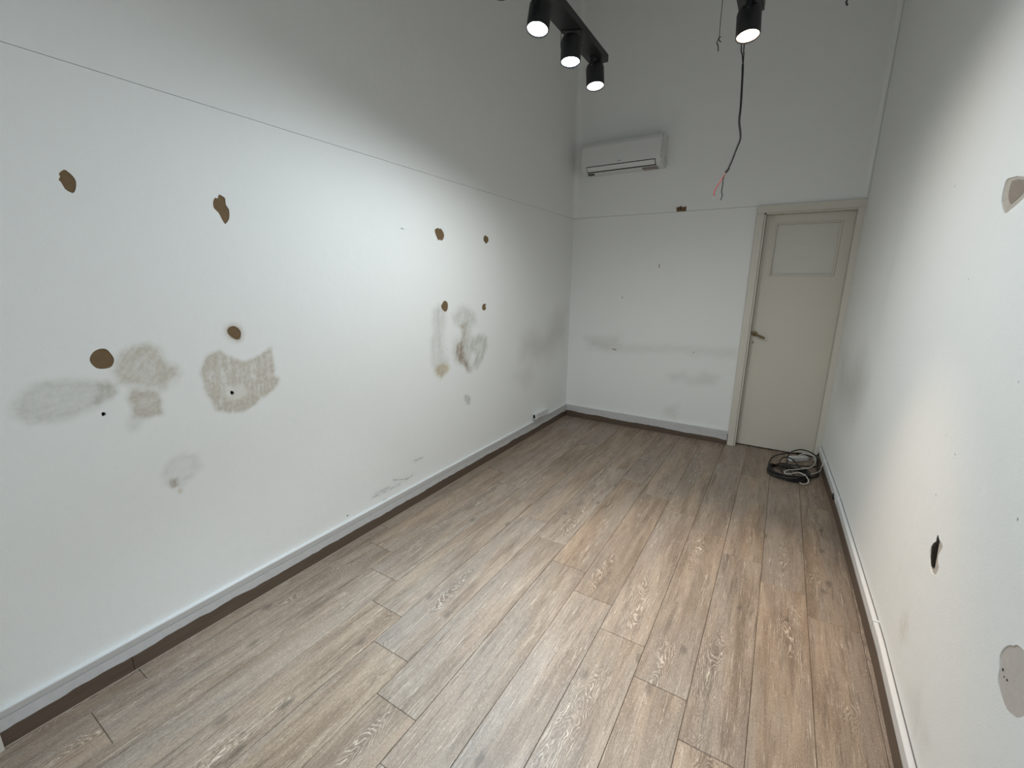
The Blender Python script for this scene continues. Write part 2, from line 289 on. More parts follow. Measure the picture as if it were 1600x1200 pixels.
    pl_ = mth('MULTIPLY', rng(pore, 0.57, 0.70), rng(noise(vec(20, 2.0, 55.0), 2), 0.38, 0.62))
    pd = rng(noise(vec(210, 6.0, 61.0), 4, 0.65, 0.2), 0.52, 0.70)
    fleck = rng(noise(vec(520, 150.0, 71.0), 2, 0.6), 0.32, 0.68)
    short = rng(noise(vec(330, 45.0, 81.0), 3, 0.6), 0.56, 0.68)
    col = mix(mth('MULTIPLY', pd, 0.62), tone, PL_DEEP)
    col = mix(mth('MULTIPLY', dline, 0.42), col, PL_DEEP)
    col = mix(mth('MULTIPLY', pl_, 0.70), col, PL_LIME)
    col = mix(mth('MULTIPLY', short, 0.26), col, PL_LIME)
    col = mix(mth('MULTIPLY', line, 0.80), col, PL_LIME)
    col = mix(0.42, col, mix(fleck, (0.26, 0.25, 0.24), (0.74, 0.73, 0.71)), 'OVERLAY')
    # knots
    vo = N('ShaderNodeTexVoronoi'); vo.voronoi_dimensions = '2D'; vo.inputs['Scale'].default_value = 1.0; vo.inputs['Randomness'].default_value = 1.0
    cv = N('ShaderNodeCombineXYZ'); Lk(mth('ADD', mth('MULTIPLY', X, 6.5), mth('MULTIPLY', rnd, 37.0)), cv.inputs[0]); Lk(mth('ADD', mth('MULTIPLY', Y, 3.4), mth('MULTIPLY', r3, 23.0)), cv.inputs[1])
    Lk(cv.outputs[0], vo.inputs['Vector'])
    knot = mth('SUBTRACT', 1.0, rng(mth('ADD', vo.outputs['Distance'], mth('MULTIPLY', mth('SUBTRACT', warp2, 0.5), 0.22)), 0.02, 0.13))
    sep = N('ShaderNodeSeparateColor'); Lk(vo.outputs['Color'], sep.inputs[0])
    knot = mth('MULTIPLY', knot, mth('GREATER_THAN', sep.outputs[0], 0.82))
    col = mix(mth('MULTIPLY', knot, 0.55), col, PL_KNOT)
    hs = N('ShaderNodeHueSaturation')
    Lk(rng(r2, 0, 1, 0.88, 1.08, False), hs.inputs['Saturation'])
    Lk(rng(r3, 0, 1, 0.95, 1.06, False), hs.inputs['Value']); Lk(col, hs.inputs['Color'])
    Lk(hs.outputs[0], b.inputs['Base Color'])
    Lk(rng(pore, 0.3, 0.7, 0.40, 0.56, False), b.inputs['Roughness'])
    b.inputs['Specular IOR Level'].default_value = 0.42
    bp = N('ShaderNodeBump'); bp.inputs['Strength'].default_value = 0.25; bp.inputs['Distance'].default_value = 0.001
    Lk(pore, bp.inputs['Height']); Lk(bp.outputs[0], b.inputs['Normal'])
    return m
PL_DARK = (0.200, 0.147, 0.106); PL_LIGHT = (0.330, 0.258, 0.197); PL_GREY = (0.262, 0.221, 0.188); PL_WARM = (0.330, 0.243, 0.180)
PL_DEEP = (0.098, 0.072, 0.053); PL_LIME = (0.62, 0.54, 0.452); PL_KNOT = (0.078, 0.062, 0.050)

def skirting_material():
    m, nt, b = nmat('dark_wood_skirting'); N = nt.nodes.new; Lk = nt.links.new
    ge = N('ShaderNodeNewGeometry'); mp = N('ShaderNodeMapping'); mp.inputs['Scale'].default_value = (6, 6, 160)
    Lk(ge.outputs['Position'], mp.inputs[0]); nz = N('ShaderNodeTexNoise'); nz.inputs['Scale'].default_value = 1; nz.inputs['Detail'].default_value = 4
    Lk(mp.outputs[0], nz.inputs['Vector'])
    mx = N('ShaderNodeMix'); mx.data_type = 'RGBA'; mx.inputs[6].default_value = (0.070, 0.048, 0.034, 1); mx.inputs[7].default_value = (0.155, 0.112, 0.082, 1)
    Lk(nz.outputs[0], mx.inputs[0]); Lk(mx.outputs[2], b.inputs['Base Color']); b.inputs['Roughness'].default_value = 0.45
    return m

M_WALL = wall_material('white_wall_paint', (0.875, 0.885, 0.875))
M_PLANK = plank_material()
M_SKIRT = skirting_material()
M_CEIL = plain('ceiling_paint', (0.85, 0.85, 0.84), 0.8, scale=4, var=0.02)
M_MASON = plain('raw_masonry', (0.16, 0.145, 0.125), 0.9, scale=25, var=0.2)
M_BARE = plain('bare_board_paper', (0.185, 0.125, 0.070), 0.9, spec=0.1, scale=60, var=0.14)
M_PLASTER = plain('exposed_plaster', (0.50, 0.455, 0.40), 0.95, spec=0.1, scale=70, var=0.2, bump=0.8, bscale=220)
M_PLASTER2 = plain('old_filler', (0.56, 0.515, 0.475), 0.9, spec=0.1, scale=50, var=0.08, bump=0.4, bscale=200)
M_DIRTP = plain('grey_mortar', (0.30, 0.255, 0.215), 0.95, spec=0.1, scale=120, var=0.35, bump=0.8, bscale=200)
M_HOLE = plain('hole_interior', (0.03, 0.025, 0.02), 0.95, spec=0.1)
M_PVC = plain('white_pvc', (0.70, 0.71, 0.715), 0.35, scale=8, var=0.03)
M_TRIM = plain('painted_trim', (0.58, 0.575, 0.58), 0.55, scale=25, var=0.12, bump=0.4, bscale=90)
M_DOOR = plain('cream_door_paint', (0.66, 0.625, 0.545), 0.42, scale=3, var=0.03, bump=0.12, bscale=60)
M_DOORG = plain('painted_glass_panel', (0.64, 0.625, 0.565), 0.3, scale=5, var=0.04)
M_FRAME = plain('cream_frame_paint', (0.665, 0.635, 0.56), 0.42, scale=5, var=0.03, bump=0.1, bscale=60)
M_BRASS = plain('aged_brass', (0.24, 0.19, 0.115), 0.32, metal=1.0, scale=60, var=0.15)
M_BLACK = plain('black_powder_coat', (0.012, 0.012, 0.014), 0.45, var=0.1)
M_CABLE = plain('black_cable_pvc', (0.012, 0.011, 0.011), 0.45, var=0.1)
M_WCABLE = plain('white_cable_pvc', (0.62, 0.60, 0.55), 0.45, var=0.05)
M_RED = plain('red_wire_pvc', (0.45, 0.03, 0.03), 0.45, var=0.05)
M_STEEL = plain('dull_steel', (0.10, 0.10, 0.10), 0.4, metal=0.8, var=0.1)
M_SCREW = plain('bright_screw', (0.75, 0.75, 0.75), 0.25, metal=1.0, var=0.05)
M_ACW = plain('air_conditioner_plastic', (0.74, 0.745, 0.735), 0.38, var=0.01)
M_ACG = plain('grey_logo_print', (0.26, 0.26, 0.26), 0.4, var=0.02)
M_ACD = plain('dark_outlet', (0.03, 0.03, 0.035), 0.6)
M_PAVE = plain('pavement_stone', (0.36, 0.35, 0.33), 0.85, scale=6, var=0.12)

# ------------------------------------------------------------------ stains (colour of the dirt) and one soft dark patch
def vnoise(x, y):
    ix = np.floor(x); iy = np.floor(y); fx = x - ix; fy = y - iy
    h = lambda a, c: np.modf(np.abs(np.sin(a * 127.1 + c * 311.7) * 43758.5453))[0]
    fx = fx * fx * (3 - 2 * fx); fy = fy * fy * (3 - 2 * fy)
    return (h(ix, iy) * (1 - fx) + h(ix + 1, iy) * fx) * (1 - fy) + (h(ix, iy + 1) * (1 - fx) + h(ix + 1, iy + 1) * fx) * fy
def fbm(x, y, o=4):
    s = 0; a = 0.5; n = 0
    for k in range(o):
        s = s + a * vnoise(x + 13.7 * k, y + 7.3 * k); n += a; x = x * 2.03; y = y * 2.03; a *= 0.55
    return s / n
def sdist(p, poly):
    """signed distance to a closed polygon, negative inside"""
    P = np.asarray(poly); d = np.full(len(p), 1e9); ins = np.zeros(len(p), bool)
    for i in range(len(P)):
        a = P[i]; c = P[(i + 1) % len(P)]; e = c - a
        w = p - a; t = np.clip((w @ e) / max(e @ e, 1e-12), 0, 1)
        d = np.minimum(d, np.linalg.norm(w - t[:, None] * e, axis=1))
        cond = (a[1] > p[:, 1]) != (c[1] > p[:, 1])
        with np.errstate(divide='ignore', invalid='ignore'):
            xi = (c[0] - a[0]) * (p[:, 1] - a[1]) / (c[1] - a[1]) + a[0]
        ins ^= cond & (p[:, 0] < xi)
    return np.where(ins, -d, d)
GREY = (0.70, 0.69, 0.66); BEIGE = (0.70, 0.645, 0.575); BROWN = (0.50, 0.40, 0.33); OCHRE = (0.76, 0.66, 0.52); SOOT = (0.58, 0.56, 0.53)
# key, tint, density, soft edge, wobble, streak (angle, frequency, amount), darker rim
LEFT_STAINS = [
    ('S1', GREY, 0.62, 0.024, 0.014, (0.05, 200, 0.3), 0.3), ('S1b', BEIGE, 0.55, 0.012, 0.010, (1.5, 260, 0.5), 0.2),
    ('S2', BEIGE, 0.86, 0.026, 0.024, (0.9, 160, 0.35), 0.15), ('S2b', BEIGE, 0.92, 0.018, 0.020, (0.4, 160, 0.35), 0.4), ('S2c', GREY, 0.35, 0.018, 0.012, (1.2, 140, 0.3), 0.2),
    ('S3', BEIGE, 1.02, 0.013, 0.010, (1.50, 130, 0.62), 0.3), ('S4', GREY, 0.34, 0.020, 0.012, (0, 90, 0.3), 0.4), ('S4b', BROWN, 0.55, 0.008, 0.006, (0, 120, 0.6), 0.3), ('S4c', OCHRE, 0.8, 0.006, 0.004, (0, 120, 0.6), 0.3),
    ('S5l', GREY, 0.6, 0.045, 0.05, (1.45, 70, 0.55), 0.2), ('S5o', OCHRE, 0.95, 0.026, 0.035, (0.3, 70, 0.5), 0.5), ('S5c', GREY, 0.7, 0.05, 0.05, (1.4, 70, 0.6), 0.2),
    ('S5d', BROWN, 1.1, 0.030, 0.035, (1.45, 90, 0.7), 0.1), ('S5e', BROWN, 0.85, 0.026, 0.03, (1.3, 90, 0.7), 0.2), ('S5f', BEIGE, 0.85, 0.03, 0.035, (1.4, 80, 0.6), 0.2),
    ('S5r', GREY, 0.62, 0.04, 0.035, (1.0, 70, 0.6), 0.9), ('S6', SOOT, 0.55, 0.018, 0.016, (1.2, 80, 0.9), 0.3),
    ('S7', SOOT, 0.46, 0.16, 0.08, (0.1, 6, 0.3), 0.0), ('S7b', SOOT, 0.24, 0.10, 0.05, (1.4, 8, 0.3), 0.0)]
BACK_STAINS = [('B1', SOOT, 0.36, 0.08, 0.04, (0, 12, 0.4), 0.0), ('B2', SOOT, 0.26, 0.05, 0.03, (0, 14, 0.5), 0.0), ('B3', SOOT, 0.34, 0.05, 0.02, (0.2, 18, 0.4), 0.0),
    ('B4', SOOT, 0.32, 0.05, 0.02, (0.2, 18, 0.4), 0.0), ('B5', SOOT, 0.28, 0.05, 0.04, (0.6, 50, 0.8), 0.0)]
RIGHT_MARKS = [('RD1', (0.52, 0.50, 0.47), 0.60, 0.24, 0.08, (1.5, 3, 0.15), 0.0), ('RD2', BEIGE, 0.34, 0.03, 0.02, (1.2, 120, 0.9), 0.0), ('RD3', GREY, 0.34, 0.05, 0.03, (1.3, 40, 0.6), 0.0)]  # RD1 is a broad soft darkening near the far end of the wall
def stain_colours(uv, stains, extra=None):
    col = np.ones((len(uv), 3))
    for key, tint, dens, soft, wob, (ang, frq, amt), rim in stains:
        P = np.array(D[key]); lo = P.min(0) - soft * 2.5 - wob; hi = P.max(0) + soft * 2.5 + wob
        idx = np.where((uv[:, 0] > lo[0]) & (uv[:, 0] < hi[0]) & (uv[:, 1] > lo[1]) & (uv[:, 1] < hi[1]))[0]
        if not len(idx): continue
        q = uv[idx]; s = 1.0 / max(wob * 4, 0.01)
        qw = q + wob * 2 * np.stack([fbm(q[:, 0] * s, q[:, 1] * s, 3) - 0.5, fbm(q[:, 0] * s + 31, q[:, 1] * s + 17, 3) - 0.5], 1)
        d = sdist(qw, P)
        m = np.clip(0.5 - d / (2 * soft), 0, 1); m = m * m * (3 - 2 * m)
        ca, sa = math.cos(ang), math.sin(ang)
        al = q[:, 0] * ca + q[:, 1] * sa; ac = -q[:, 0] * sa + q[:, 1] * ca
        st = fbm(al * frq * 0.12, ac * frq, 3)
        dd = m * dens * np.clip(1 + amt * 2.2 * (st - 0.5) + amt * 1.2 * (fbm(q[:, 0] * 70, q[:, 1] * 70, 3) - 0.5), 0.05, 2) * (1 + rim * np.exp(-((d + soft * 0.6) / (soft * 0.8)) ** 2))
        dd = np.clip(dd, 0, 1.15)
        col[idx] *= 1 - dd[:, None] * (1 - np.array(tint))
    if extra is not None: extra(uv, col)
    return np.clip(col, 0.02, 1)
def left_extra(uv, col):
    # paler wiped patch inside the brushed stain
    d = sdist_near(uv, D['S3p'], 0.02)
    if d is not None:
        idx, dist = d; m = np.clip(0.5 - dist / 0.016, 0, 1)
        col[idx] = col[idx] + (np.array([0.93, 0.90, 0.86]) - col[idx]) * (0.65 * m)[:, None]
    # halo of dirt around one board hole
    d = sdist_near(uv, D['H4'], 0.03)
    if d is not None:
        idx, dist = d; m = np.exp(-(np.maximum(dist, 0) / 0.011) ** 1.3) * 0.75; col[idx] *= 1 - m[:, None] * (1 - np.array(BROWN))
    # dark rubbed lines above the skirting
    for ln in D['scuffs']:
        for a, c in zip(ln[:-1], ln[1:]):
            a = np.array(a); c = np.array(c)
            idx = np.where((uv[:, 0] > a[0] - 0.05) & (uv[:, 0] < c[0] + 0.05) & (np.abs(uv[:, 1] - (a[1] + c[1]) / 2) < 0.06))[0]
            e = c - a; w = uv[idx] - a; t = np.clip((w @ e) / (e @ e), 0, 1); dist = np.linalg.norm(w - t[:, None] * e, axis=1)
            br = np.clip(fbm(uv[idx, 0] * 40, uv[idx, 1] * 40, 2) * 2.6 - 0.7, 0, 1)
            m = np.exp(-(dist / 0.0032) ** 2) * 0.8 * br + np.exp(-(dist / 0.02) ** 2) * 0.10
            col[idx] *= 1 - m[:, None] * 0.62
def sdist_near(uv, poly, pad):
    P = np.array(poly); lo = P.min(0) - pad; hi = P.max(0) + pad
    idx = np.where((uv[:, 0] > lo[0]) & (uv[:, 0] < hi[0]) & (uv[:, 1] > lo[1]) & (uv[:, 1] < hi[1]))[0]
    return (idx, sdist(uv[idx], P)) if len(idx) else None

# ------------------------------------------------------------------ plaster sheets with real holes in them
def smooth_loop(poly, n=3):
    P = [np.array(p) for p in poly]; out = []; m = len(P)
    for i in range(m):
        p0, p1, p2, p3 = P[i - 1], P[i], P[(i + 1) % m], P[(i + 2) % m]
        for k in range(n):
            t = k / n
            out.append(0.5 * (2 * p1 + (p2 - p0) * t + (2 * p0 - 5 * p1 + 4 * p2 - p3) * t * t + (3 * p1 - p0 - 3 * p2 + p3) * t ** 3))
    return out
def lines(a, b, step, fine=()):
    """grid lines from a to b, closer together inside the (lo, hi, step) ranges"""
    out = [a]
    while out[-1] < b - 1e-9:
        s = step
        for lo, hi, fs in fine:
            if lo <= out[-1] < hi: s = min(s, fs)
        out.append(min(b, out[-1] + s))
    if len(out) > 2 and out[-1] - out[-2] < step * 0.3: out.pop(-2)
    return np.array(out)
def sheet(name, us, vs, place, holes, stains, mat, parent, extra=None, thick=0.012, wobble_edge=None):
    """a wall face over the grid us x vs; place(u, v, depth) -> xyz; holes = [(name, loop, depth or depth function, material, label)]"""
    nu, nv = len(us), len(vs)
    U, V = np.meshgrid(us, vs, indexing='ij'); UV = np.stack([U.ravel(), V.ravel()], 1)
    if wobble_edge is not None:
        UV[:, 1] += wobble_edge(UV[:, 0], UV[:, 1])
    keep = np.ones(len(UV), bool); loops = []
    for hn, loop, dep, hm, lab in holes:
        lp = np.array(loop); loops.append(lp)
        du = np.diff(us)[np.clip(np.searchsorted(us, lp[:, 0].mean()) - 1, 0, nu - 2)]
        r = sdist_near(UV, lp, 3 * du)
        if r is not None: keep[r[0][r[1] < 0.6 * du]] = False
    bm = bmesh.new(); dl = bm.verts.layers.float.new('dep')
    idx = np.full(len(UV), -1); vl = []
    for i in np.where(keep)[0]:
        idx[i] = len(vl); vl.append(bm.verts.new((UV[i, 0], UV[i, 1], 0)))
    ii = np.arange(len(UV)).reshape(nu, nv)
    q = np.stack([ii[:-1, :-1], ii[1:, :-1], ii[1:, 1:], ii[:-1, 1:]], -1).reshape(-1, 4)
    q = q[keep[q].all(1)]
    for f in idx[q]: bm.faces.new([vl[k] for k in f])
    outer = [e for e in bm.edges if e.is_boundary]
    rim = set(np.concatenate([ii[0], ii[-1], ii[:, 0], ii[:, -1]]).tolist())
    rimv = {vl[idx[i]] for i in rim if idx[i] >= 0}
    inner = [e for e in outer if not (e.verts[0] in rimv and e.verts[1] in rimv)]
    rims = []
    for lp in loops:
        c = lp.mean(0); rad = np.abs(lp - c).max() + 0.05
        vv = [bm.verts.new((p[0], p[1], 0)) for p in lp]
        es = [bm.edges.new((vv[k], vv[(k + 1) % len(vv)])) for k in range(len(vv))]
        near = [e for e in inner if e.is_valid and abs((e.verts[0].co.x + e.verts[1].co.x) / 2 - c[0]) < rad and abs((e.verts[0].co.y + e.verts[1].co.y) / 2 - c[1]) < rad and e.is_boundary]
        bmesh.ops.triangle_fill(bm, use_beauty=True, edges=es + near)
        rims.append(vv)
    # returns of the holes and of the outer edge
    for (hn, loop, dep, hm, lab), vv in zip(holes, rims):
        bk = []
        for v in vv:
            w = bm.verts.new(v.co); w[dl] = dep(v.co.x, v.co.y) if callable(dep) else dep; bk.append(w)
        for k in range(len(vv)):
            bm.faces.new((vv[k], vv[(k + 1) % len(vv)], bk[(k + 1) % len(vv)], bk[k]))
    for e in outer:
        if e.is_valid and e.verts[0] in rimv and e.verts[1] in rimv:
            a, c = e.verts; a2 = bm.verts.new(a.co); c2 = bm.verts.new(c.co); a2[dl] = thick; c2[dl] = thick
            bm.faces.new((a, c, c2, a2))
    bm.verts.ensure_lookup_table()
    uvd = np.array([(v.co.x, v.co.y, v[dl]) for v in bm.verts])
    xyz = place(uvd[:, 0], uvd[:, 1], uvd[:, 2])
    for v, p in zip(bm.verts, xyz.tolist()): v.co = p
    bm.normal_update()
    me = bpy.data.meshes.new(name); bm.to_mesh(me); bm.free()
    at = me.attributes.new('stain', 'FLOAT_COLOR', 'POINT')
    col = np.ones((len(uvd), 4)); col[:, :3] = stain_colours(uvd[:, :2], stains, extra)
    at.data.foreach_set('color', col.astype(np.float32).ravel())
    o = link(name, me, mat, parent)
    for (hn, loop, dep, hm, lab) in holes:
        b2 = bmesh.new(); vv = [b2.verts.new((p[0], p[1], 0)) for p in loop]
        es = [b2.edges.new((vv[k], vv[(k + 1) % len(vv)])) for k in range(len(vv))]
        bmesh.ops.triangle_fill(b2, use_beauty=True, edges=es)
        uv = np.array([(v.co.x, v.co.y) for v in b2.verts])
        dd = np.array([dep(a, c) if callable(dep) else dep for a, c in uv])
        for v, p in zip(b2.verts, place(uv[:, 0], uv[:, 1], dd).tolist()): v.co = p
        h = finish(b2, hn, hm, o)
        if lab: h['label'] = lab
    return o
def dot(c, r, n=8, ph=0.0):
    return [np.array((c[0] + r * (1 + 0.25 * math.sin(3 * k + ph)) * math.cos(2 * math.pi * k / n), c[1] + r * math.sin(2 * math.pi * k / n))) for k in range(n)]
def crack(amp, at):
    """uneven line where two plaster faces meet"""
    def f(u, v):
        return np.where(np.abs(v - at) < 1e-6, amp * (fbm(u * 9, u * 0 + 3, 3) - 0.5) * 2 + amp * 1.5 * (fbm(u * 1.3, u * 0 + 9, 2) - 0.5), 0)
    return f

# ================================================================== THE ROOM
# floor: one plank per laminate board, 1.23 m long, 0.1985 m wide, each row stepped back by 0.16 m
bm = bmesh.new(); add_box(bm, -0.2, 2.7, -0.3, 4.75, -0.10, -0.0115)
floor = tag(finish(bm, 'floor', M_MASON), 'limed oak laminate floor of long boards', kind='structure')
rows = [-0.1085 + 0.1985 * k for k in range(15)]
for k in range(14):
    x0, x1 = rows[k], rows[k + 1]
    joint = 1.670 - 0.1615 * k
    while joint > 0.0: joint -= 1.233
    ys = []
    while joint < 4.8: ys.append(joint); joint += 1.233
    for a, c in zip(ys[:-1] + [ys[-1]], ys[1:] + [ys[-1] + 1.233]):
        a = max(a, -0.3); c = min(c, 4.74)
        if c - a < 0.02: continue
        xa, xc = max(x0, -0.02), min(x1, 2.52)
        bm = bmesh.new(); g = 0.0006
        add_box(bm, xa - (xa + xc) / 2 + g, xc - (xa + xc) / 2 - g, a - (a + c) / 2 + g, c - (a + c) / 2 - g, -0.011, 0)
        top = [e for e in bm.edges if all(abs(v.co.z) < 1e-6 for v in e.verts)]
        bmesh.ops.bevel(bm, geom=top, offset=0.0016, segments=1, affect='EDGES')
        p = finish(bm, 'plank', M_PLANK, floor); p.location = ((xa + xc) / 2, (a + c) / 2, random.uniform(-0.0004, 0.0))

# left wall
bm = bmesh.new(); add_box(bm, -0.25, -0.012, FRONT, BACK + 0.3, -0.1, CEIL)
wl = tag(finish(bm, 'wall_left', M_MASON), 'long white plastered wall with holes and dirt stains', kind='structure')
def pl_left(u, v, d): return np.stack([-d, u, v], 1)
def pl_left_up(u, v, d): return np.stack([-0.002 - d, u, v], 1)
lh = []
hlab = {'H1': 'brown bare patch of board, upper row, nearest', 'H2': 'long brown bare patch of board in the upper row', 'H3': 'largest round brown bare patch', 'H4': 'brown bare patch with pale torn rim',
        'H5': 'ragged brown bare patch near the far stain', 'H6': 'small brown bare patch at the far end', 'H7': 'oval brown bare patch beside the far stain', 'H8': 'smallest brown bare patch'}
for k, lab in hlab.items(): lh.append(('bare_patch', smooth_loop(D[k], 2), 0.0022, M_BARE, lab))
for k in ('N1', 'N2'): lh.append(('nail_hole', smooth_loop(D[k], 2), 0.012, M_HOLE, None))
for i, c in enumerate(D['Ldots'][:6]): lh.append(('nail_hole', dot(c, 0.0042 if i < 5 else 0.006, 8, i), 0.010, M_HOLE, None))
lower = sheet('lining_panel', lines(0.0, BACK, 0.0075, [(1.6, 2.1, 0.004)]), lines(0.0, SEAM - 0.0012, 0.0075, [(0.12, 0.33, 0.004)]), pl_left, lh, LEFT_STAINS, M_WALL, wl, extra=left_extra, wobble_edge=crack(0.0012, SEAM - 0.0012))
up_y = lines(0.0, BACK, 0.05)
sheet('upper_plaster', lines(0.0, BACK, 0.03), lines(SEAM + 0.0012, CEIL, 0.08), pl_left_up, [], [], M_WALL, wl, thick=0.010, wobble_edge=crack(0.0012, SEAM + 0.0012))

# back wall (the door opening is left free: x 1.70 - 2.43 below the seam)
bm = bmesh.new(); add_box(bm, -0.25, 1.71, BACK + 0.012, BACK + 0.3, -0.1, SEAM); add_box(bm, -0.25, 2.7, BACK + 0.012, BACK + 0.3, SEAM, CEIL); add_box(bm, 2.44, 2.7, BACK + 0.012, BACK + 0.3, -0.1, SEAM)
wb = tag(finish(bm, 'wall_back', M_MASON), 'white end wall with a door and an air conditioner', kind='structure')
def pl_back(u, v, d): return np.stack([u, BACK + d, v], 1)
def pl_back_up(u, v, d): return np.stack([u, BACK + 0.002 + d, v], 1)
bh = [('chipped_plaster', D['BH2'], 0.006, M_PLASTER, 'small chip in the paint'), ('scratch', D['BD'], 0.005, M_HOLE, None)]
for i, c in enumerate(D['Bdots']): bh.append(('nail_hole', dot(c, (0.004, 0.006, 0.009, 0.005)[i], 8, i), 0.008, M_HOLE, None))
sheet('lining_panel', lines(0.0, 1.6975, 0.015, [(0.45, 0.6, 0.008), (0.88, 0.96, 0.008)]), lines(0.0, SEAM - 0.0012, 0.015), pl_back, bh, BACK_STAINS, M_WALL, wb, wobble_edge=crack(0.0010, SEAM - 0.0012))
sheet('upper_plaster', lines(0.0, 2.44, 0.03, [(1.0, 1.15, 0.01)]), lines(SEAM + 0.0012, CEIL, 0.08, [(2.15, 2.26, 0.006)]), pl_back_up, [], [], M_WALL, wb, thick=0.010, wobble_edge=crack(0.0010, SEAM + 0.0012))

bm = bmesh.new(); vv = [bm.verts.new((p[0], BACK + 0.0025, p[1] + 0.008)) for p in D['BH1']]; fc = bm.faces.new(vv)
ex = bmesh.ops.extrude_face_region(bm, geom=[fc]); bmesh.ops.translate(bm, verts=[v for v in ex['geom'] if isinstance(v, bmesh.types.BMVert)], vec=(0, -0.004, 0))
finish(bm, 'torn_paper', M_BARE, wb)['label'] = 'brown torn paper left on the seam above the end panel'
c = np.mean(D['BH1'], 0); bm = bmesh.new(); add_lathe(bm, [(0.008, 0), (0.006, 0.0022)], 8, M=Matrix.Translation((c[0] - 0.006, BACK - 0.0015, c[1] + 0.004)) @ Matrix.Rotation(math.radians(90), 4, 'X')); finish(bm, 'nail_hole', M_HOLE, wb)

# right wall: slightly bowed in plan
bm = bmesh.new(); add_box(bm, 2.53, 2.75, FRONT, BACK + 0.3, -0.1, CEIL)
wr_ = tag(finish(bm, 'wall_right', M_MASON), 'white right wall with chipped plaster', kind='structure')
def pl_right(u, v, d): return np.stack([wall_right_x(u) + d, u, v], 1)
rh = [('chipped_plaster', smooth_loop(D['R1'], 2), 0.003, M_PLASTER, 'grey chipped plaster high on the right wall'),
      ('chipped_plaster', smooth_loop(D['R2'], 2), 0.003, M_PLASTER, 'deep narrow gouge with a dark edge'),
      ('chipped_plaster', smooth_loop(D['R3'], 2), 0.0022, M_PLASTER2, 'oval area of missing paint low on the right wall')]
for i, c in enumerate(D['Rdots']): rh.append(('nail_hole', dot(c, 0.0045 if i in (0, 2, 3, 5) else 0.003, 8, i), 0.008, M_HOLE, None))
sheet('plaster_face', lines(0.0, BACK + 0.01, 0.02, [(1.05, 2.0, 0.010)]), lines(0.0, CEIL, 0.03, [(0.1, 1.9, 0.012)]), pl_right, rh, RIGHT_MARKS, M_WALL, wr_, thick=0.02)
def soft_corner(cx, cy, sx, r, par):
    bm = bmesh.new(); prev = None
    for z in (SEAM + 0.002, 2.8, 3.5, CEIL):
        row = []
        for k in range(9):
            a = math.pi / 2 * k / 8
            row.append(bm.verts.new((cx + sx * r * (1 - math.cos(a)) + sx * 0.0003, cy - r * (1 - math.sin(a)) - 0.0003, z)))
        if prev:
            for k in range(8): bm.faces.new((prev[k], prev[k + 1], row[k + 1], row[k]))
        prev = row
    o = finish(bm, 'rounded_corner', M_WALL, par, smooth=True)
    at = o.data.attributes.new('stain', 'FLOAT_COLOR', 'POINT'); at.data.foreach_set('color', [1.0] * (4 * len(o.data.vertices)))
soft_corner(-0.002, BACK + 0.002, 1, 0.05, wb)
soft_corner(float(wall_right_x(BACK)), BACK + 0.002, -1, 0.04, wb)
# rough dark centre of the upper chip and pits of the lower one
def relief(name, poly, depth, mat, par):
    b2 = bmesh.new(); vv = [b2.verts.new((wall_right_x(p[0]) + depth, p[0], p[1])) for p in poly]; b2.faces.new(vv); bmesh.ops.triangulate(b2, faces=b2.faces[:]); return finish(b2, name, mat, par)
c = np.mean(D['R1'], 0)
relief('mortar_core', [c + (np.array(p) - c) * np.array((0.62, 0.66)) + np.array((-0.008, 0.006)) for p in D['R1']], 0.0022, M_DIRTP, wr_)
relief('slit_shade', D['R2s'], 0.0012, M_HOLE, wr_)  # flat dark sheet: the slit's shade put in as colour over the shallow gouge
for (a, c2, r) in ((1.2145, 0.6985, 0.0035), (1.190, 0.6935, 0.003), (1.203, 0.690, 0.002)): relief('plaster_pit', dot((a, c2), r, 8, a), 0.0018, M_HOLE, wr_)

# ceiling, shopfront wall behind the camera, pavement outside
bm = bmesh.new(); add_box(bm, -0.25, 2.75, FRONT, BACK + 0.3, CEIL, CEIL + 0.15)
tag(finish(bm, 'ceiling', M_CEIL), 'high white ceiling', kind='structure')
bm = bmesh.new(); add_box(bm, -0.25, 0.021, FRONT, 0.083, -0.1, 2.9); add_box(bm, 2.46, 2.75, FRONT, -0.05, -0.1, 2.9); add_box(bm, -0.25, 2.75, FRONT, -0.05, 2.9, CEIL)
tag(finish(bm, 'wall_front', M_FRAME), 'shopfront wall with a wide open entrance', kind='structure')
bm = bmesh.new(); add_box(bm, -4, 7, -8, -0.3, -0.15, -0.02)
tag(finish(bm, 'ground', M_PAVE), 'grey pavement outside the shopfront', kind='structure')

# ------------------------------------------------------------------ skirtings, ragged paint line and cable trunking
def ragged_strip(bm, path, n_out, z_top, z_fun, t):
    """thin painted band over the top of a skirting board, with an uneven lower edge"""
    prev = None
    for p in path:
        x, y = p; zb = z_fun(x, y)
        vs = [bm.verts.new((x + n_out[0] * d, y + n_out[1] * d, zz)) for d, zz in ((0, z_top), (t, z_top), (t, zb), (0, zb))]
        if prev:
            for k in range(4): bm.faces.new((prev[k], prev[(k + 1) % 4], vs[(k + 1) % 4], vs[k]))
        else: bm.faces.new(vs)
        prev = vs
    bm.faces.new(prev[::-1])
def rag(s, base, amp):
    v = float(fbm(np.array([s * 7.0]), np.array([2.7]), 3)[0]); w = float(fbm(np.array([s * 60.0]), np.array([5.1]), 2)[0])
    return base + amp * (2 * (v - 0.5) + 0.5 * (w - 0.5))
bl = tag(box('baseboard_left', (0.0, 0.012, 0.06, 0.425, 0.0, 0.104), M_SKIRT, None, 0.001), 'dark brown wood skirting under the left wall', kind='structure')
box('skirting_board', (0.0, 0.0118, 0.4265, BACK, 0.0, 0.104), M_SKIRT, bl, 0.001)
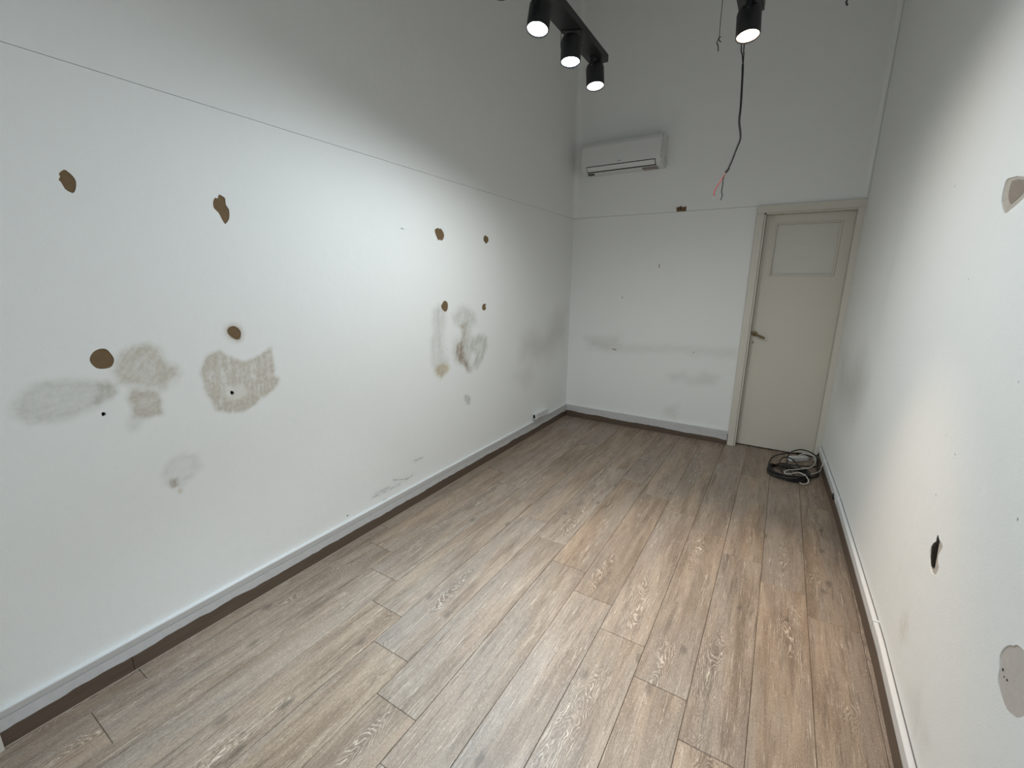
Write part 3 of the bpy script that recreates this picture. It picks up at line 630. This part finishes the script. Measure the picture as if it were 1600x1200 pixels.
bm = bmesh.new(); ragged_strip(bm, [(0.012, 0.06 + 0.02 * i) for i in range(220)], (1, 0), 0.106, lambda x, y: rag(y, 0.066, 0.011), 0.0012)
finish(bm, 'paint_edge', M_TRIM, bl)
bm = bmesh.new(); add_tube(bm, [(0.0135, 0.06, 0.0015), (0.0135, 2.2, 0.0015), (0.0135, BACK - 0.012, 0.0015)], 0.0016, 6, 2)
finish(bm, 'sealant_line', plain('pale_sealant', (0.42, 0.36, 0.29), 0.6), bl)
bb = tag(box('baseboard_back', (0.012, 1.703, BACK - 0.012, BACK, 0.0, 0.104), M_SKIRT, None, 0.001), 'dark brown wood skirting under the end wall', kind='structure')
bm = bmesh.new(); ragged_strip(bm, [(0.013 + 0.0168 * i, BACK - 0.012) for i in range(101)], (0, -1), 0.106, lambda x, y: rag(x + 9, 0.066 - 0.012 * x, 0.011), 0.0012)
finish(bm, 'paint_edge', M_TRIM, bb)
def along_right(name, prof, mat, parent=None, y0=0.02, y1=BACK - 0.03, step=0.06):
    """extrude a closed profile of (out from wall, z) along the bowed right wall"""
    bm = bmesh.new(); prev = None; ys = lines(y0, y1, step)
    for y in ys:
        vs = [bm.verts.new((float(wall_right_x(y)) - o, y, z)) for o, z in prof]
        if prev:
            for k in range(len(vs)): bm.faces.new((prev[k], prev[(k + 1) % len(vs)], vs[(k + 1) % len(vs)], vs[k]))
        else: bm.faces.new(vs)
        prev = vs
    bm.faces.new(prev[::-1]); return finish(bm, name, mat, parent)
br = tag(along_right('baseboard_right', [(0, 0), (0.012, 0), (0.012, 0.10), (0, 0.10)], M_SKIRT), 'dark brown wood skirting under the right wall', kind='structure')
finish_ = along_right('paint_edge', [(0.012, 0.078), (0.0132, 0.078), (0.0132, 0.101), (0.012, 0.101)], M_TRIM, br)
TP = [(0, 0.104), (0.008, 0.104), (0.0095, 0.105), (0.0175, 0.133), (0.017, 0.1365), (0, 0.1395)]
bm = bmesh.new(); prev = None
for y in lines(0.06, BACK - 0.001, 0.06):
    w = 0.006 * min(1, y / 1.0) + rag(y * 0.3, 0, 0.0015)
    vs = [bm.verts.new((o, y, z + w * (z - 0.104) / 0.0335)) for o, z in TP]
    if prev:
        for k in range(6): bm.faces.new((prev[k], prev[(k + 1) % 6], vs[(k + 1) % 6], vs[k]))
    else: bm.faces.new(vs)
    prev = vs
bm.faces.new(prev[::-1])
tag(finish(bm, 'trim_1', M_PVC), 'white cable trunking on top of the left skirting', kind='structure')
bm = bmesh.new(); prev = None
for x in (0.001, 0.6, 1.2, 1.708):
    vs = [bm.verts.new((x, BACK - o, z)) for o, z in TP]
    if prev:
        for k in range(6): bm.faces.new((prev[k], prev[(k + 1) % 6], vs[(k + 1) % 6], vs[k]))
    else: bm.faces.new(vs)
    prev = vs
bm.faces.new(prev[::-1])
tag(finish(bm, 'trim_2', M_PVC), 'white cable trunking along the foot of the end wall', kind='structure')
t3 = tag(along_right('trim_3', [(0.001, 0.102), (0.018, 0.102), (0.020, 0.104), (0.020, 0.140), (0.018, 0.142), (0.001, 0.142)], M_PVC), 'white cable trunking along the right wall', kind='structure')
along_right('cable', [(0.000, 0.1425), (0.003, 0.1425), (0.0032, 0.1448), (0.000, 0.1452)], plain('grey_gap_line', (0.16, 0.15, 0.15), 0.8), t3, y0=1.2)  # thin grey strip drawing the dark gap line above the trunking
for y in (4.06, 3.36, 2.1): box('clip', (float(wall_right_x(y)) - 0.0225, float(wall_right_x(y)), y, y + 0.012, 0.100, 0.146), M_PVC, t3, 0.001)
box('clip', (float(wall_right_x(3.45)) - 0.027, float(wall_right_x(3.45)), 3.44, 3.475, 0.085, 0.118), M_CABLE, t3, 0.002)

# ------------------------------------------------------------------ door in the end wall
FY, LY = 4.425, 4.510
door = tag(empty('door_1', (2.06, FY, 0)), 'tall cream painted door with an upper panel in the far right corner', kind='structure')
def dpart(bm, name, mat, parent=None):
    bmesh.ops.translate(bm, verts=bm.verts[:], vec=(-2.06, -FY, 0)); return finish(bm, name, mat, parent or door)
bm = bmesh.new()
add_box(bm, 1.700, 1.757, FY, BACK + 0.2, 0.0, 2.087, 0.003); dpart(bm, 'door_jamb', M_FRAME)
bm = bmesh.new(); add_box(bm, 1.757, 1.771, FY + 0.012, BACK + 0.2, 0.0, 2.076, 0.002); dpart(bm, 'door_stop', M_FRAME)
bm = bmesh.new(); add_box(bm, 2.387, 2.432, FY, BACK + 0.2, 0.0, 2.087, 0.003); dpart(bm, 'door_jamb', M_FRAME)
bm = bmesh.new(); add_box(bm, 1.700, 2.432, FY, BACK + 0.2, 2.0875, 2.1475, 0.003); dpart(bm, 'door_head', M_FRAME)
bm = bmesh.new(); add_box(bm, 1.771, 2.387, FY + 0.012, BACK + 0.2, 2.076, 2.0875, 0.002); dpart(bm, 'door_stop', M_FRAME)
PX0, PX1, PZ0, PZ1 = 1.846, 2.312, 1.572, 2.008
bm = bmesh.new()
for b in ((1.773, PX0, LY, LY + 0.04, 0.012, 2.075), (PX1, 2.386, LY, LY + 0.04, 0.012, 2.075), (PX0, PX1, LY, LY + 0.04, 0.012, PZ0), (PX0, PX1, LY, LY + 0.04, PZ1, 2.075)): add_box(bm, *b)
bmesh.ops.remove_doubles(bm, verts=bm.verts[:], dist=1e-5)
leaf = dpart(bm, 'door_leaf', M_DOOR)
def sub(bm, name, mat): return dpart(bm, name, mat, leaf)
bm = bmesh.new()
w = 0.013
for b in ((PX0, PX0 + w, PZ0, PZ1), (PX1 - w, PX1, PZ0, PZ1), (PX0 + w, PX1 - w, PZ0, PZ0 + w), (PX0 + w, PX1 - w, PZ1 - w, PZ1)): add_box(bm, b[0], b[1], LY - 0.008, LY + 0.03, b[2], b[3], 0.004)
sub(bm, 'moulding', M_DOOR)
bm = bmesh.new(); add_box(bm, PX0 + 0.008, PX1 - 0.008, LY + 0.018, LY + 0.026, PZ0 + 0.008, PZ1 - 0.008); sub(bm, 'panel', M_DOORG)
bm = bmesh.new(); add_lathe(bm, [(0.024, 0), (0.024, 0.004), (0.020, 0.007), (0.010, 0.008), (0.009, 0.034), (0.006, 0.037)], 24, M=Matrix.Translation((1.800, LY, 1.068)) @ Matrix.Rotation(math.radians(90), 4, 'X'))
sub(bm, 'handle_rosette', M_BRASS)
bm = bmesh.new(); add_tube(bm, [(1.800, LY - 0.030, 1.068), (1.812, LY - 0.044, 1.063), (1.835, LY - 0.047, 1.055), (1.888, LY - 0.045, 1.034)], 0.0095, 10, 4); sub(bm, 'door_handle', M_BRASS)
bm = bmesh.new(); add_lathe(bm, [(0.017, 0), (0.017, 0.002), (0.014, 0.003)], 20, M=Matrix.Translation((1.797, LY, 0.988)) @ Matrix.Rotation(math.radians(90), 4, 'X')); sub(bm, 'keyhole_plate', M_DOOR)
bm = bmesh.new(); add_box(bm, 1.7945, 1.7995, LY - 0.0045, LY - 0.002, 0.977, 0.999); sub(bm, 'keyhole', M_HOLE)
bm = bmesh.new(); add_box(bm, 1.757, 2.44, 4.62, 4.75, -0.011, 2.1); dpart(bm, 'backing', M_HOLE)

# ------------------------------------------------------------------ socket strip on the left trunking
so = tag(empty('socket_box', (0.0, 3.77, 0.165)), 'white surface socket box on the left trunking near the far corner', 'socket')
bm = bmesh.new(); add_box(bm, 0.0, 0.042, -0.122, 0.145, 0.0, 0.058, 0.003); finish(bm, 'housing', M_PVC, so)
bm = bmesh.new(); add_box(bm, 0.010, 0.034, -0.127, -0.121, 0.012, 0.047, 0.001); finish(bm, 'end_opening', M_HOLE, so)
bm = bmesh.new(); add_box(bm, 0.002, 0.045, -0.124, -0.100, 0.0, 0.0585, 0.002); finish(bm, 'end_collar', M_PVC, so)
for y in (-0.04, 0.03, 0.10):
    bm = bmesh.new(); add_lathe(bm, [(0.005, 0), (0.005, 0.0008)], 10, M=Matrix.Translation((0.042, y, 0.029)) @ Matrix.Rotation(math.radians(90), 4, 'Y')); finish(bm, 'socket_hole', M_ACG, so)

# ------------------------------------------------------------------ air conditioner
ac = tag(empty('air_conditioner', (0.52, BACK, 2.53)), 'white wall mounted split air conditioner above the end panel', 'air conditioner')
def extrude_x(bm, prof, x0, x1, inset=0.0):
    a = [bm.verts.new((x0, y, z)) for y, z in prof]; c = [bm.verts.new((x1, y, z)) for y, z in prof]; n = len(prof)
    for k in range(n): bm.faces.new((a[k], a[(k + 1) % n], c[(k + 1) % n], c[k]))
    bm.faces.new(a[::-1]); bm.faces.new(c)
W2 = 0.382
bm = bmesh.new()
prof = [(0.0, 0.006), (0.0, 0.268), (-0.10, 0.272), (-0.145, 0.268), (-0.165, 0.255), (-0.178, 0.232), (-0.182, 0.05), (-0.170, 0.030), (-0.135, 0.008), (-0.10, 0.0)]
extrude_x(bm, prof, -W2, W2)
es = [e for e in bm.edges if abs(abs((e.verts[0].co.x + e.verts[1].co.x) / 2) - W2) < 1e-5 and max(e.verts[0].co.y, e.verts[1].co.y) < -0.001]
bmesh.ops.bevel(bm, geom=es, offset=0.012, segments=3, affect='EDGES')
finish(bm, 'body', M_ACW, ac)
bm = bmesh.new(); extrude_x(bm, [(-0.17, 0.254), (-0.184, 0.226), (-0.189, 0.062), (-0.186, 0.052), (-0.176, 0.052)], -W2 + 0.006, W2 - 0.006)
pan = finish(bm, 'front_panel', M_ACW, ac)
bm = bmesh.new(); extrude_x(bm, [(-0.1875, 0.056), (-0.1885, 0.048), (-0.150, 0.006), (-0.140, 0.010)], -0.325, 0.330); finish(bm, 'outlet_gap', M_ACD, ac)
bm = bmesh.new(); extrude_x(bm, [(-0.1855, 0.049), (-0.1905, 0.0475), (-0.1605, 0.0135), (-0.155, 0.0155)], -0.319, 0.325); finish(bm, 'air_flap', M_ACW, ac)
bm = bmesh.new(); add_box(bm, -0.018, 0.018, -0.1895, -0.186, 0.074, 0.080); o = finish(bm, 'maker_plate', M_ACG, pan)
bm = bmesh.new(); add_box(bm, W2 - 0.001, W2 + 0.0012, -0.075, -0.062, 0.072, 0.094); add_box(bm, W2 - 0.001, W2 + 0.0012, -0.045, -0.025, 0.062, 0.072); finish(bm, 'side_mark', M_ACG, ac)
bm = bmesh.new(); add_box(bm, 0.20, 0.335, -0.125, -0.06, -0.006, 0.004); finish(bm, 'taupe_under_bit', plain('taupe_surface', (0.30, 0.25, 0.22), 0.6), ac)  # darker taupe piece under the right end of the unit
bm = bmesh.new(); add_box(bm, -0.33, -0.27, -0.125, -0.085, -0.003, 0.004); finish(bm, 'dark_under_bit', M_ACD, ac)  # near-black piece under the left end of the unit

# ------------------------------------------------------------------ hanging spotlight bars
def spotlight(bar, loc, rz, tint, power, lens_strength, tilt=(0, 0)):
    """one can on its bracket under the bar; loc is the lens centre in the bar's own coordinates"""
    R = 0.046
    az = math.radians(tilt[1]); piv = Matrix.Translation((0, 0, 0.078))
    TL = piv @ Matrix.Rotation(tilt[0], 4, Vector((math.sin(az), -math.cos(az), 0))) @ piv.inverted()   # lean the lens towards azimuth az
    RZ = Matrix.Rotation(rz, 4, 'Z'); M = Matrix.Translation(loc) @ TL @ RZ
    bm = bmesh.new()
    add_lathe(bm, [(R - 0.004, 0.003), (R - 0.004, -0.004), (R - 0.001, -0.004), (R, -0.002), (R, 0.085), (R - 0.004, 0.097), (R - 0.013, 0.104), (0.004, 0.106)], 48, cap_lo=False)
    o = finish(bm, 'spotlight', M_BLACK, bar, smooth=True); o.matrix_basis = M
    bm = bmesh.new(); add_lathe(bm, [(0.001, -0.001), (R * 0.5, -0.0005), (R - 0.0045, 0.002)], 40, cap_hi=False); finish(bm, 'lens', emit('lit_lens', tint, lens_strength), o)
    bm = bmesh.new()
    for s in (-1, 1): add_box(bm, -0.011, 0.011, s * (R + 0.0008) - 0.0012, s * (R + 0.0008) + 0.0012, 0.062, 0.125, 0.0008, 1)
    add_box(bm, -0.011, 0.011, -R - 0.002, R + 0.002, 0.1235, 0.1265); add_lathe(bm, [(0.012, 0.126), (0.012, 0.131)], 16)
    bk = finish(bm, 'bracket', M_BLACK, o); bk.matrix_basis = (TL @ RZ).inverted() @ RZ
    for s in (-1, 1):
        bm = bmesh.new(); add_lathe(bm, [(0.003, 0), (0.003, 0.0015)], 10, M=Matrix.Translation((0, s * (R + 0.002), 0.078)) @ Matrix.Rotation(math.radians(90 if s < 0 else -90), 4, 'X')); finish(bm, 'screw', M_SCREW, o)
    # the lamp's own light: a beam plus the wider spill of its diffuser
    core, spill = power
    for nm, en, deg, bl in (('spot_beam', core, BEAM, 1.0), ('spot_spill', spill, SPILL, 0.8)):
        if en <= 0: continue
        ld = bpy.data.lights.new(nm, 'SPOT'); ld.energy = en; ld.color = tint; ld.spot_size = math.radians(deg); ld.spot_blend = bl; ld.shadow_soft_size = 0.035
        lo = bpy.data.objects.new(nm, ld); COL.objects.link(lo); lo.parent = o; lo.location = (0, 0, -0.012)
def light_bar(label, x, y0, y1, lamps, wires):
    bar = tag(empty('spotlight_bar', (x, y0, 2.6205)), label, 'spotlight', 'black spotlight bars hung from the ceiling')
    bm = bmesh.new(); add_box(bm, -0.047, 0.047, 0, y1 - y0, 0.0, 0.034, 0.0025); finish(bm, 'bar', M_BLACK, bar)
    for y in wires:
        bm = bmesh.new(); add_tube(bm, [(0, y - y0, 0.033), (0, y - y0, CEIL - 2.6205)], 0.0016, 6, 1); finish(bm, 'suspension_wire', M_STEEL, bar, smooth=True)
    for (dx, y, rz, tint, p, s, tl) in lamps: spotlight(bar, (dx, y - y0, -0.127), rz, tint, p, s, tl)
    return bar
BEAM, SPILL = 60, 178
COOL, DAY, NEUT, WARM = (0.70, 0.87, 1.0), (0.90, 0.98, 1.0), (1.0, 0.985, 0.91), (1.0, 0.76, 0.56)
light_bar('black spotlight bar with four lit cans nearer the left wall', 1.003, 1.22, 2.462,
    [(0, 1.52, 0.3, COOL, (150, 9), 14, (0.33, -85)), (0, 1.80, 0.0, DAY, (75, 20), 14, (0.23, -95)), (0, 2.10, -1.13, COOL, (60, 26), 14, (0.12, -65)), (0, 2.40, 0.0, NEUT, (52, 32), 14, (0.16, -40))], (1.35, 1.70))
light_bar('black spotlight bar with a warm lit can nearer the right wall', 1.716, 1.35, 2.367,
    [(0.002, 2.27, 0.0, WARM, (105, 6), 14, (0.15, -60)), (0, 1.72, 0.0, COOL, (0, 6), 14, (0.3, 0))], (1.5, 2.1))

# ------------------------------------------------------------------ loose wires hanging from the ceiling
hc = tag(empty('hanging_cable', (1.66, 2.75, 1.94)), 'loose black cable with stripped red and black ends hanging from the ceiling', 'cable')
def hang(name, pts, r, mat, parent, seg=7):
    l = parent.location; return tube(name, [Vector(p) - l for p in pts], r, mat, parent, seg, 5)
top = Vector(D['cabT1'][0]); top2 = Vector(D['cabT2'][0])
hang('conductor', [(top.x + 0.002, top.y, CEIL), (top.x + 0.001, top.y, 3.4), (top.x, top.y, 2.9)] + D['cabT1'], 0.0028, M_CABLE, hc)
hang('conductor', [(top2.x + 0.012, top2.y, CEIL), (top2.x + 0.008, top2.y, 3.4), (top2.x + 0.003, top2.y, 2.9)] + D['cabT2'], 0.0028, M_CABLE, hc)
hang('sheath', D['cab'], 0.0052, M_CABLE, hc)
hang('red_wire', D['cabR'], 0.0026, M_RED, hc)
hang('black_wire', D['cabB'], 0.0026, M_CABLE, hc)
bm = bmesh.new(); c = Vector(D['cab'][-1]) - hc.location; add_tube(bm, [c + Vector((0.006, 0, 0.012)), c, c + Vector((-0.008, 0, -0.010))], 0.0068, 8, 3); finish(bm, 'tape', M_CABLE, hc, smooth=True)
hw = tag(empty('hanging_wire', (1.556, 2.6, 2.608)), 'thin steel wire with a small bent hook at its end beside the warm spotlight', 'wire')
hang('wire', [(1.551, 2.6, CEIL), (1.553, 2.6, 3.3)] + D['wire'], 0.0016, M_STEEL, hw)
hang('hook', D['hookA'], 0.0026, M_STEEL, hw); hang('barb', D['hookB'], 0.0022, M_STEEL, hw); hang('barb', D['hookC'], 0.0024, M_STEEL, hw)
h2 = tag(empty('hanging_hook', (2.063, 3.0, 2.845)), 'small dark hook on a wire at the top edge near the right wall', 'hook')
hang('wire', [(2.064, 3.0, CEIL), (2.063, 3.0, 3.4), (2.062, 3.0, 2.90), D['hook2'][1]], 0.0022, M_STEEL, h2); hang('hook', D['hook2'][1:4], 0.0042, M_STEEL, h2)

# ------------------------------------------------------------------ tangle of cable by the door
cc = tag(empty('cable_coil', (2.2, 3.97, 0)), 'tangled coil of black cable on the floor by the door', 'cable')
def lay(name, pts, r, mat, parent, ymax=4.49):
    l = parent.location; return tube(name, [Vector((p[0], min(p[1], ymax), max(p[2], r))) - l for p in pts], r, mat, parent, 7, 6)
pts = []
cx, cy = 2.197, 3.958
for k in range(6 * 14 + 5):
    a = 2 * math.pi * k / 14; turn = k / 14.0
    rx = 0.133 + 0.010 * math.sin(turn * 2.4); ry = 0.158 + 0.010 * math.cos(turn * 1.9)
    back = max(0.0, math.sin(a))
    zz = 0.009 + 0.0075 * turn * (1 - 0.35 * back) + 0.004 * math.sin(3 * a + turn)
    pts.append((cx + (rx + 0.016 * back * math.sin(turn * 3)) * math.cos(a), cy + (ry - 0.012 * turn * back) * math.sin(a), zz))
lay('coil', pts, 0.0062, M_CABLE, cc)
a = [p for p in D['cA']]; a[-3] = (2.428, 4.405, 0.07); a[-2] = (2.424, 4.40, 0.045); a[-1] = (2.420, 4.36, 0.012); a[-4] = (2.385, 4.44, 0.035); a[-5] = (2.33, 4.46, 0.03)
lay('loop', a, 0.0055, M_CABLE, cc)
for k in ('cB', 'cC', 'cD'): lay('loop', [(min(p[0], 2.405), p[1], p[2]) for p in D[k]], 0.0055, M_CABLE, cc, 4.40)
bm = bmesh.new(); add_lathe(bm, [(0.010, 0), (0.013, 0.004), (0.013, 0.018), (0.008, 0.022)], 14, M=Matrix.Translation(Vector((2.424, 4.402, 0.066)) - cc.location)); finish(bm, 'plug', M_CABLE, cc)
ps = tag(empty('power_strip', (2.275, 4.35, 0)), 'white power strip with a white cord lying among the black cable loops', 'power strip')
ang = math.radians(40)
bm = bmesh.new(); add_box(bm, -0.085, 0.085, -0.026, 0.026, 0.001, 0.040, 0.006, 3); b_ = finish(bm, 'housing', M_PVC, ps); b_.rotation_euler.z = ang
for x in (-0.05, 0.0, 0.05):
    bm = bmesh.new(); add_lathe(bm, [(0.017, 0.0395), (0.017, 0.0408), (0.014, 0.0408), (0.013, 0.0402)], 18, M=Matrix.Translation((x, 0, 0))); finish(bm, 'socket', M_WCABLE, b_)
bm = bmesh.new(); add_box(bm, 0.045, 0.075, 0.026, 0.030, 0.012, 0.03, 0.001); finish(bm, 'switch', M_HOLE, b_)
lay('cord', [(2.221, 4.30, 0.02)] + [(min(p[0], 2.405), min(p[1], 4.41), p[2]) for p in D['cW'][1:]], 0.0042, M_WCABLE, ps, 4.41)
lay('cord', D['cV'][:-2] + [(2.418, 4.072, 0.075), (2.425, 4.06, 0.115)], 0.0045, M_WCABLE, ps)
